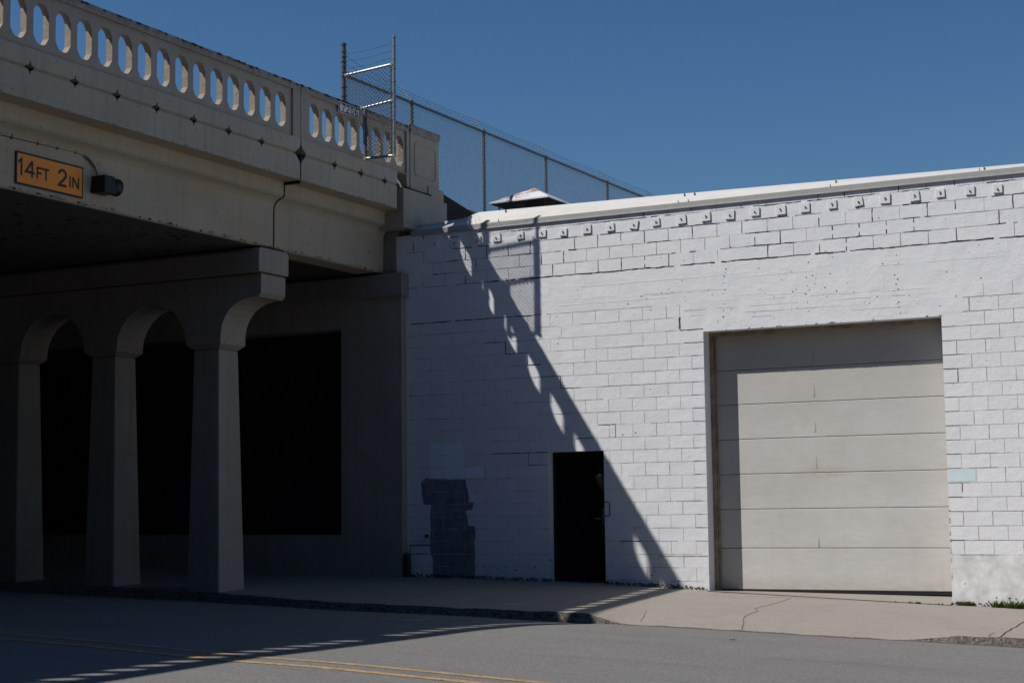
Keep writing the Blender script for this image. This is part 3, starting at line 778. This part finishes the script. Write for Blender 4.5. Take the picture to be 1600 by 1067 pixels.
# abutment with dark bays
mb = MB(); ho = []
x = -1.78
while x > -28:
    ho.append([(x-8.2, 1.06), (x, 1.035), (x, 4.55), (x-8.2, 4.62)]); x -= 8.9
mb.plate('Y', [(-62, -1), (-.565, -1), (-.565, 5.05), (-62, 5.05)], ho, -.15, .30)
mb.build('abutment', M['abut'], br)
mb = MB(); mb.box(-30, -1.2, .31, .6, .8, 4.9); mb.build('bay_shade_backing', M['dark'], br)  # near-black sheet paints the unlit depth behind the bays
mb = MB(); mb.plate('X', [(-.225, 5.05), (-.245, 5.07), (-.245, 5.42), (-.225, 5.44), (.02, 5.44), (.02, 5.05)], [], -62, -.50); mb.build('abutment_cap', M['capc'], br)
mb = MB(); mb.box(-62, -1.0, YW-1.2, YW-.2, -1, 6.4); mb.box(-62, -.8, YW-1.4, YW-.01, 6.5, 6.9); mb.build('far_light_block', M['soffit'], br)  # unseen closed wall, added to block light reaching under the deck
mb = MB(); mb.box(-1.45, -.99, -.24, -.06, 5.441, 5.475); mb.build('bearing_pad', M['joint'], br)
# bent: arcaded cap and columns
PITCH = 2.07; XC0 = -2.045; NCOL = 12
pr = [(-1.71, 4.05)]
# right-hand bracket curve
cv = [(-1.71, 4.06), (-1.705, 4.20), (-1.68, 4.32), (-1.62, 4.44), (-1.53, 4.545), (-1.42, 4.62), (-1.28, 4.672), (-1.12, 4.70), (-1.0, 4.70), (-.945, 4.755), (-.945, 5.05)]
out = list(cv)
xl = XC0-PITCH*(NCOL-1)-.33
out += [(xl, 5.05), (xl, 4.0)]
for k in range(NCOL-1, -1, -1):
    xc = XC0-PITCH*k
    out.append((xc-.335, 4.0) if k == NCOL-1 else (xc-.335, 4.02))
    if out[-2] == out[-1]: out.pop()
    out.append((xc+.335, 4.02))
    if k > 0:
        xr = xc+PITCH-.335; xa = xc+.335; R_ = (xr-xa)/2; cxm = (xa+xr)/2
        for i in range(1, 12):
            t = math.pi*(1-i/12); out.append((cxm+R_*math.cos(t), 4.06+R_*.93*math.sin(t)))
out = [p for i, p in enumerate(out) if p != out[i-1]]
mb = MB(); mb.plate('Y', out, [], -3.575, -2.95); mb.build('pier_arcade', M['pier'], br)
mb = MB(); mb.plate('X', [(-3.69, 5.07), (-2.93, 5.07), (-2.93, 5.39), (-2.97, 5.44), (-3.65, 5.44), (-3.69, 5.39)], [], -30, -.895); mb.build('pier_cap', M['pier'], br, bevel=.01)
mb = MB(); mb.box(-30, -.93, -3.60, -3.0, 5.441, 5.472); mb.build('bearing_strip', M['joint'], br)
for k in range(NCOL):
    xc = XC0-PITCH*k; base = (xc, -3.25, 0)
    zb = walk_z(xc, -3.3)-.12
    mb = MB()
    mb.frustum((xc-.31, xc+.31, -3.545, -2.90), (xc-.245, xc+.245, -3.495, -3.01), zb, 3.95)
    mb.frustum((xc-.245, xc+.245, -3.495, -3.01), (xc-.335, xc+.335, -3.575, -2.95), 3.951, 4.019)
    mb.build('pier_column', M['pier'], br, bevel=.022)

# ================================================================ FENCE ON THE BRIDGE
XFN = -.80
def chain(mb, corner, du, dv, U, V, pitch=.052, r=.0022, vmin=None):
    """diagonal wires over a U x V rectangle; du,dv unit vectors"""
    corner, du, dv = Vector(corner), Vector(du), Vector(dv)
    nrm = du.cross(dv).normalized()
    for sgn in (1, -1):
        k = -int(V/pitch)-1 if sgn == 1 else 0
        end = int(U/pitch)+1 if sgn == 1 else int((U+V)/pitch)+1
        while k < end:
            u0 = k*pitch; k += 1
            # line u = u0 + sgn*v (v 0..V) clipped to 0..U
            if sgn == 1: v0 = max(0, -u0); v1 = min(V, U-u0)
            else: v0 = max(0, u0-U); v1 = min(V, u0)
            if v1-v0 < .01: continue
            a = corner+du*(u0+sgn*v0)+dv*v0; b = corner+du*(u0+sgn*v1)+dv*v1
            d = (b-a).normalized(); w = d.cross(nrm)
            i = len(mb.v); off = nrm*(.0025*sgn)
            for p in (a, b):
                for q in (0, 1, 2):
                    an = q*2*math.pi/3; mb.v.append(tuple(p+off+r*(math.cos(an)*nrm+math.sin(an)*w)))
            for q in (0, 1, 2): mb.f.append((i+q, i+(q+1) % 3, i+3+(q+1) % 3, i+3+q)); mb.m.append(0)
def barbed(mb, pts, sag=.0, r=.0028, step=.14):
    pts = [Vector(p) for p in pts]
    for a, b in zip(pts, pts[1:]):
        n = 6; L = (b-a).length
        c = [a+(b-a)*t/n-Vector((0, 0, sag*4*(t/n)*(1-t/n))) for t in range(n+1)]
        mb.tube(c, r, 4)
        k = int(L/step)
        for j in range(1, k):
            t = j/k; p = a+(b-a)*t-Vector((0, 0, sag*4*t*(1-t)))
            for q in range(2):
                v = Vector((random.uniform(-1, 1), random.uniform(-1, 1), random.uniform(-1, 1))).normalized()*.014
                mb.tube([p-v, p+v], .0022, 3)
fn = thing('chain_link_fence', (XFN, 3, 7.0), 'long chain link fence topped with barbed wire on the bridge approach, behind the warehouse roof', 'fence')
RZ = 8.59
posts = [.62, 3.25, 5.88, 8.9, 11.6, 14.3]
for y in posts:
    mb = MB(); mb.tube([(XFN, y, 6.95), (XFN, y, RZ+.01)], .030, 10); mb.tube([(XFN, y, RZ), (XFN, y, RZ+.03)], .038, 10)
    mb.build('line_post', M['steel_d'], fn)
    mb = MB(); mb.tube([(XFN, y, RZ+.02), (XFN-.20, y, RZ+.27)], .014, 8); mb.tube([(XFN-.20, y, RZ+.27), (XFN-.215, y, RZ+.285)], .018, 8)
    mb.build('barb_arm', M['steel'], fn)
mb = MB(); mb.tube([(XFN, -1.55, RZ), (XFN, 14.4, RZ)], .026, 10); mb.build('top_rail', M['steel_d'], fn)
mb = MB(); chain(mb, (XFN+.03, -1.52, 7.0), (0, 1, 0), (0, 0, 1), 15.9, RZ-7.0, .076, .0036); mb.build('wire_mesh', M['wire'], fn, merge=False)
for j, (dx, dz) in enumerate(((-.06, .10), (-.13, .185), (-.195, .265))):
    mb = MB(); barbed(mb, [(XFN, -1.55, (8.68, 8.80, 8.93)[j])]+[(XFN+dx, y, RZ+dz) for y in posts], .02); mb.build('barbed_strand', M['barb'], fn)
# end wing that hangs out over the street
wg = thing('fence_wing', (-.3, -1.55, 7.1), 'galvanised fence wing sticking out past the parapet with a stepped lower frame', 'fence')
Yw = -1.55
def wpost(name, x, z0, z1, r, mt='steel_d', cap=True):
    mb = MB(); mb.tube([(x, Yw, z0), (x, Yw, z1)], r, 12)
    if cap: mb.tube([(x, Yw, z1), (x, Yw, z1+.03)], r*1.2, 12); mb.tube([(x, Yw, z1+.03), (x, Yw, z1+.045)], r*1.2, 12, r2=r*.4)
    # tie bands
    z = z0+.12
    while z < z1-.1: mb.tube([(x, Yw, z), (x, Yw, z+.022)], r*1.22, 10); z += random.uniform(.14, .3)
    return mb.build(name, M[mt], wg)
wpost('corner_post', -.785, 7.2, 9.08, .040)
wpost('outer_post', .192, 7.115, 9.06, .026, 'steel')
wpost('inner_upright', .128, 7.14, 8.64, .016, 'steel', False)
wpost('lower_upright', -.372, 7.13, 8.02, .024, 'steel', False)
def rail(a, b, r=.022, mt='steel'):
    mb = MB(); mb.tube([(a[0], Yw, a[1]), (b[0], Yw, b[1])], r, 10)
    for p in (a, b): mb.tube([(p[0], Yw-.03, p[1]), (p[0], Yw+.03, p[1])], r*1.3, 8)
    return mb.build('rail', M[mt], wg)
rail((-.74, 8.57), (.155, 8.63)); rail((-.43, 7.975), (.16, 8.03)); rail((-.36, 7.135), (.19, 7.125))
mb = MB(); mb.box(-.40, -.34, Yw-.012, Yw+.012, 7.14, 7.95); mb.build('flat_bar', M['black'], wg)
mb = MB(); chain(mb, (-.76, Yw-.02, 8.0), (1, 0, 0), (0, 0, 1), .90, .60, .072, .0040); chain(mb, (-.36, Yw-.02, 7.15), (1, 0, 0), (0, 0, 1), .50, .85, .072, .0040)
mb.build('wire_mesh', M['wire'], wg, merge=False)
for z0, z1 in ((8.93, 8.98), (8.80, 8.86), (8.68, 8.74)):
    mb = MB(); barbed(mb, [(-.75, Yw, z0), (-.3, Yw, (z0+z1)/2-.03), (.17, Yw, z1)], .0); mb.build('barbed_strand', M['barb'], wg)
for z in (8.62, 8.72, 8.8, 8.88, 8.97):
    mb = MB(); mb.tube([(-.785, Yw-.045, z), (-.715, Yw-.01, z+.012)], .008, 5); mb.tube([(-.84, Yw, z), (-.73, Yw, z-.006)], .007, 5); mb.build('wire_clip', M['barb'], wg)

# ================================================================ SIGNS AND LAMP ON THE BRIDGE
GLYPH = {
 '1': [[(.10, .76), (.30, .97), (.30, 0)]],
 '4': [[(.46, 0), (.46, 1)], [(.44, .95), (.04, .30), (.62, .30)]],
 '2': [[(.04, .72), (.08, .86), (.18, .95), (.30, .97), (.43, .94), (.53, .84), (.55, .70), (.50, .56), (.34, .36), (.14, .16), (.05, .04), (.60, .04)]],
 '7': [[(.02, .95), (.58, .95), (.40, .52), (.24, 0)]],
 '0': [[(.30+.25*math.sin(t), .5+.47*math.cos(t)) for t in [k*math.pi/9 for k in range(19)]]],
 '6': [[(.50, .90), (.36, .97), (.22, .92), (.10, .72), (.05, .45), (.07, .22), (.16, .07), (.30, .03), (.45, .08), (.55, .20), (.56, .36), (.48, .50), (.32, .56), (.16, .50), (.09, .38)]],
 'F': [[(.08, 0), (.08, .95), (.56, .95)], [(.10, .52), (.48, .52)]],
 'T': [[(0, .95), (.60, .95)], [(.30, .94), (.30, 0)]],
 'I': [[(.30, 0), (.30, 1)]],
 'N': [[(.06, 0), (.06, 1)], [(.06, .96), (.54, .04)], [(.54, 0), (.54, 1)]]}
def glyph(mb, ch, x, y, z, w, h, t):
    """flat stroked character facing +X: left edge y, baseline z, width w (of .6 units), height h, stroke t"""
    for si, line in enumerate(GLYPH[ch]):
        P = [(y+a/.6*w, z+b*h) for a, b in line]; L, R_ = [], []
        for k, p in enumerate(P):
            d1 = Vector((p[0]-P[k-1][0], p[1]-P[k-1][1])).normalized() if k else None
            d2 = Vector((P[k+1][0]-p[0], P[k+1][1]-p[1])).normalized() if k < len(P)-1 else None
            if line[0] == line[-1] and k in (0, len(P)-1):
                d1 = Vector((P[-1][0]-P[-2][0], P[-1][1]-P[-2][1])).normalized(); d2 = Vector((P[1][0]-P[0][0], P[1][1]-P[0][1])).normalized()
            d1 = d1 or d2; d2 = d2 or d1; n1 = Vector((-d1.y, d1.x)); n2 = Vector((-d2.y, d2.x)); nn = (n1+n2).normalized()
            q = min(2.2, 1/max(.3, nn.dot(n1)))*t/2
            L.append((p[0]+nn.x*q, p[1]+nn.y*q)); R_.append((p[0]-nn.x*q, p[1]-nn.y*q))
        xx = x+.0006*si
        for k in range(len(P)-1):
            mb.quad((xx, *L[k]), (xx, *R_[k]), (xx, *R_[k+1]), (xx, *L[k+1]))
# clearance sign
SX = -.955
cs = thing('clearance_sign', (SX, -8.07, 5.56), 'orange clearance sign reading 14FT 2IN on the girder above the road', 'sign')
y0, y1, z0, z1 = -8.675, -7.46, 5.562, 5.985
mb = MB(); mb.plate('X', rrect(y0, y1, z0, z1, .012), [], SX-.012, SX-.004); mb.build('sign_board', M['signblack'], cs)
mb = MB(); mb.plate('X', rrect(y0+.006, y1-.006, z0+.006, z1-.006, .01), [], SX-.004, SX-.001); mb.build('black_border', M['signblack'], cs)
mb = MB(); mb.plate('X', rrect(y0+.026, y1-.026, z0+.026, z1-.026, .01), [], SX-.0035, SX+.001); mb.build('orange_face', M['orange'], cs)
for ch, y, z, w, h, t in (('1', -8.655, 5.680, .15, .215, .036), ('4', -8.512, 5.680, .155, .215, .034), ('F', -8.318, 5.685, .115, .15, .028), ('T', -8.205, 5.685, .115, .15, .028),
                       ('2', -7.925, 5.665, .15, .215, .036), ('I', -7.760, 5.670, .10, .15, .026), ('N', -7.670, 5.670, .125, .15, .026)):
    mb = MB(); glyph(mb, ch, SX+.0025, y, z, w, h, t); mb.build('lettering', M['signblack'], cs, merge=False)
# street number plate
NX = XF+.012
ns = thing('number_sign', (NX, -1.87, 7.79), 'small white sign reading 7206 with a black border on the parapet', 'sign')
y0, y1, z0, z1 = -2.185, -1.552, 7.79, 7.966
mb = MB(); mb.plate('X', rrect(y0, y1, z0, z1, .012), [], NX-.012, NX-.004); mb.build('sign_board', M['signwhite'], ns)
mb = MB(); mb.plate('X', rrect(y0+.012, y1-.012, z0+.012, z1-.012, .012), [rrect(y0+.028, y1-.028, z0+.026, z1-.026, .010)], NX-.004, NX-.001); mb.build('black_border', M['signblack'], ns)
for k, ch in enumerate('7206'):
    mb = MB(); glyph(mb, ch, NX+.001, -2.098+.126*k, 7.822, .088, .112, .0155); mb.build('lettering', M['signblack'], ns, merge=False)
# floodlight beside the sign
fl = thing('underpass_floodlight', (-.97, -7.05, 5.68), 'black hooded floodlight mounted just right of the orange clearance sign', 'floodlight')
mb = MB(); mb.frustum((-.968, -.72, -7.31, -7.07), (-.968, -.74, -7.29, -7.09), 5.665, 5.90); mb.build('housing', M['black'], fl, bevel=.012)
mb = MB(); mb.tube([(-.86, -7.10, 5.79), (-.86, -7.05, 5.79), (-.858, -7.04, 5.79), (-.855, -6.92, 5.79)], .10, 24, r2=.122); mb.build('hood', M['black'], fl, bevel=.006)
mb = MB(); mb.tube([(-.855, -6.925, 5.79), (-.855, -6.905, 5.79)], .112, 18, r2=.08); mb.build('lens', M['dark'], fl)
cd = MB()
for dz in (0, -.028):
    P = [(-.962, -9.7, 6.14+dz), (-.962, -7.62, 6.185+dz), (-.962, -7.50, 6.175+dz), (-.955, -7.36, 6.12+dz), (-.95, -7.25, 6.03+dz*.5), (-.94, -7.20, 5.90)]
    cd.tube(P, .0085, 6)
o = cd.build('electrical_conduit', M['steel_d']); tag(o, 'thin twin cable run along the girder down to the floodlight', 'cable')
for y in (-8.75, -8.3, -7.95, -7.62):
    mb = MB(); z = lerp(y, [-9.7, -7.62], [6.14, 6.185]); mb.box(-.977, -.948, y-.012, y+.012, z-.05, z+.014); mb.build('clamp', M['steel_d'], o)
# standpipe in the corner
sp = thing('standpipe', (-.49, -.12, .28), 'short dark metal pipe with a domed cap in the corner beside the bridge abutment', 'pipe')
mb = MB(); mb.tube([(-.49, -.12, .25), (-.49, -.12, .60), (-.49, -.12, .66), (-.49, -.12, .70)], .058, 14); mb.build('pipe_body', M['black'], sp)
mb = MB(); mb.tube([(-.49, -.12, .70), (-.49, -.12, .72), (-.49, -.12, .745)], .064, 14, r2=.02); mb.build('cap', M['steel_d'], sp)
mb = MB(); mb.tube([(-.49, -.06, .69), (-.49, -.02, .75), (-.50, -.02, .86), (-.30, -.012, .864), (-.12, -.012, .864)], .008, 6); mb.build('bent_pipe', M['black'], sp)

# ================================================================ ROOF VENT
rv = thing('roof_ventilator', (.4, 3.0, 5.9), 'rusty white sheet metal ventilator hood on the warehouse roof in front of the fence', 'vent')
ax0, ax1, ay0, ay1, az = -.29, .93, 2.5, 3.72, 7.05
apx = ((ax0+ax1)/2+.1, (ay0+ay1)/2-.15, 7.33)
mb = MB(); c4 = [(ax0, ay0, az), (ax1, ay0, az+.01), (ax1, ay1, az), (ax0, ay1, az)]
for a, b in zip(c4, c4[1:]+c4[:1]): mb.poly([a, b, apx])
c5 = [(x, y, z-.025) for x, y, z in c4]; ap2 = (apx[0], apx[1], apx[2]-.03)
for a, b in zip(c5, c5[1:]+c5[:1]): mb.poly([a, b, ap2], 1)  # near-black underside paints the shade beneath the hood
for a, b, c, d in zip(c4, c4[1:]+c4[:1], c5[1:]+c5[:1], c5): mb.quad(a, b, c, d)
mb.build('hood', [M['vent'], M['near_black']], rv)
for (x, y, z) in c4:
    mb = MB(); mb.tube([(x*.8+apx[0]*.2, y*.8+apx[1]*.2, z), (x*.62+apx[0]*.38, y*.62+apx[1]*.38, 6.3)], .014, 6); mb.build('strut', M['rust'], rv)
mb = MB(); mb.box(-.05, .70, 2.75, 3.5, 5.9, 6.85); mb.build('vent_body', M['near_black'], rv)

# ================================================================ WEEDS AND CRUMBS
def tuft(mb, x, y, z, h, n, mi=0):
    for _ in range(n):
        a = random.uniform(0, 6.28); l = h*random.uniform(.5, 1.); w = .006+.012*random.random()
        dx, dy = math.cos(a)*l*.6, math.sin(a)*l*.4; px, py = -math.sin(a)*w, math.cos(a)*w
        mb.poly([(x-px, y-py, z), (x+px, y+py, z), (x+dx+px*.8, y+dy+py*.8, z+l*.7), (x+dx*1.3, y+dy*1.3, z+l)], mi)
mb = MB()
for _ in range(26): tuft(mb, random.uniform(8.56, 8.78), -.03-random.random()*.03, walk_z(8.65, -.03), .07, 7)
for _ in range(90):
    x = random.uniform(9.02, 9.95); tuft(mb, x, -.03-random.random()*.05, walk_z(x, -.04), .05+.07*random.random(), 6)
for _ in range(16):
    x = random.choice((random.uniform(7.5, 8.4), random.uniform(7.9, 8.05))); tuft(mb, x, -.16, walk_z(x, -.16)+.004, .03, 4)
for _ in range(4):
    x = random.uniform(9.35, 9.5); tuft(mb, x, -.03, walk_z(x, -.03), .22, 2)
o = mb.build('weeds', M['leaf'], merge=False); tag(o, 'green weeds growing in the crack at the foot of the wall', 'weeds', kind='stuff')
mb = MB()
for _ in range(900):
    x = random.uniform(-.5, 4.8) if random.random() < .72 else random.uniform(8.5, 11)
    if DX0+.05 < x < DX1-.1 and random.random() < .9: continue
    y = -.005-abs(random.gauss(0, .028)); w = random.uniform(.008, .030); z = walk_z(x, y)+random.uniform(0, .045)*math.exp(-((y/.05)**2))
    a = random.uniform(0, 3.14); c, s = math.cos(a)*w, math.sin(a)*w*.6
    mb.poly([(x-c, y-s, z), (x+s, y-c*.5, z+.004), (x+c, y+s*.3, z+w*.7), (x-s, y+.0, z+w*.9)])
for _ in range(160):
    x = random.uniform(-2, 4.9) if random.random() < .8 else random.uniform(9, 10.5); y = KERB_Y-.03-abs(random.gauss(0, .05)); w = random.uniform(.006, .02); z = road_z(x, y)+.003
    mb.poly([(x-w, y, z), (x, y-w, z+.002), (x+w, y, z+w*.5), (x, y+w, z+w*.4)])
o = mb.build('debris', M['soil'], merge=False); tag(o, 'dark soil crumbs and dead leaves gathered along the wall and gutter', 'debris', kind='stuff')
mb = MB(); x, y = 7.35, -5.87
for k in range(5):
    a = k*1.25; mb.poly([(x, y, road_z(x, y)+.012), (x+.03*math.cos(a), y+.03*math.sin(a), road_z(x, y)+.02), (x+.055*math.cos(a+.3), y+.055*math.sin(a+.3), road_z(x, y)+.008), (x+.03*math.cos(a+.7), y+.03*math.sin(a+.7), road_z(x, y)+.024)])
o = mb.build('fallen_leaf', M['soil'], merge=False); tag(o, 'single curled dark leaf lying on the sunlit asphalt', 'leaf')

# ================================================================ ADDED SKYLIGHT BLOCKER, UNSEEN (behind the camera)
M['brick'] = plain('dark_brick', (.12, .075, .06), .9, var=.4, vs=3)
ob = thing('skylight_blocker', (5, -31, -.3), 'added unseen dark brick block behind the viewer that cuts skylight', 'building')  # added out of view to cut skylight on the street
mb = MB(); ho = [[(x, 1.0), (x+1.6, 1.0), (x+1.6, 3.0), (x, 3.0)] for x in range(-34, 50, 4)]+[[(x, z), (x+1.6, z), (x+1.6, z+2), (x, z+2)] for x in range(-34, 50, 4) for z in (5.2, 9.2, 13.2)]
mb.plate('Y', [(-60, -1.2), (70, -1.2), (70, 17), (-60, 17)], ho, -31, -31.4); mb.build('blocker_front', M['brick'], ob)
mb = MB(); mb.box(-59.9, 69.9, -45, -31.5, -1.2, 16.6); mb.build('blocker_body', M['near_black'], ob)
mb = MB(); mb.box(-60.1, 70.1, -31.6, -30.8, 17.01, 17.25); mb.build('blocker_edge', M['capc'], ob)
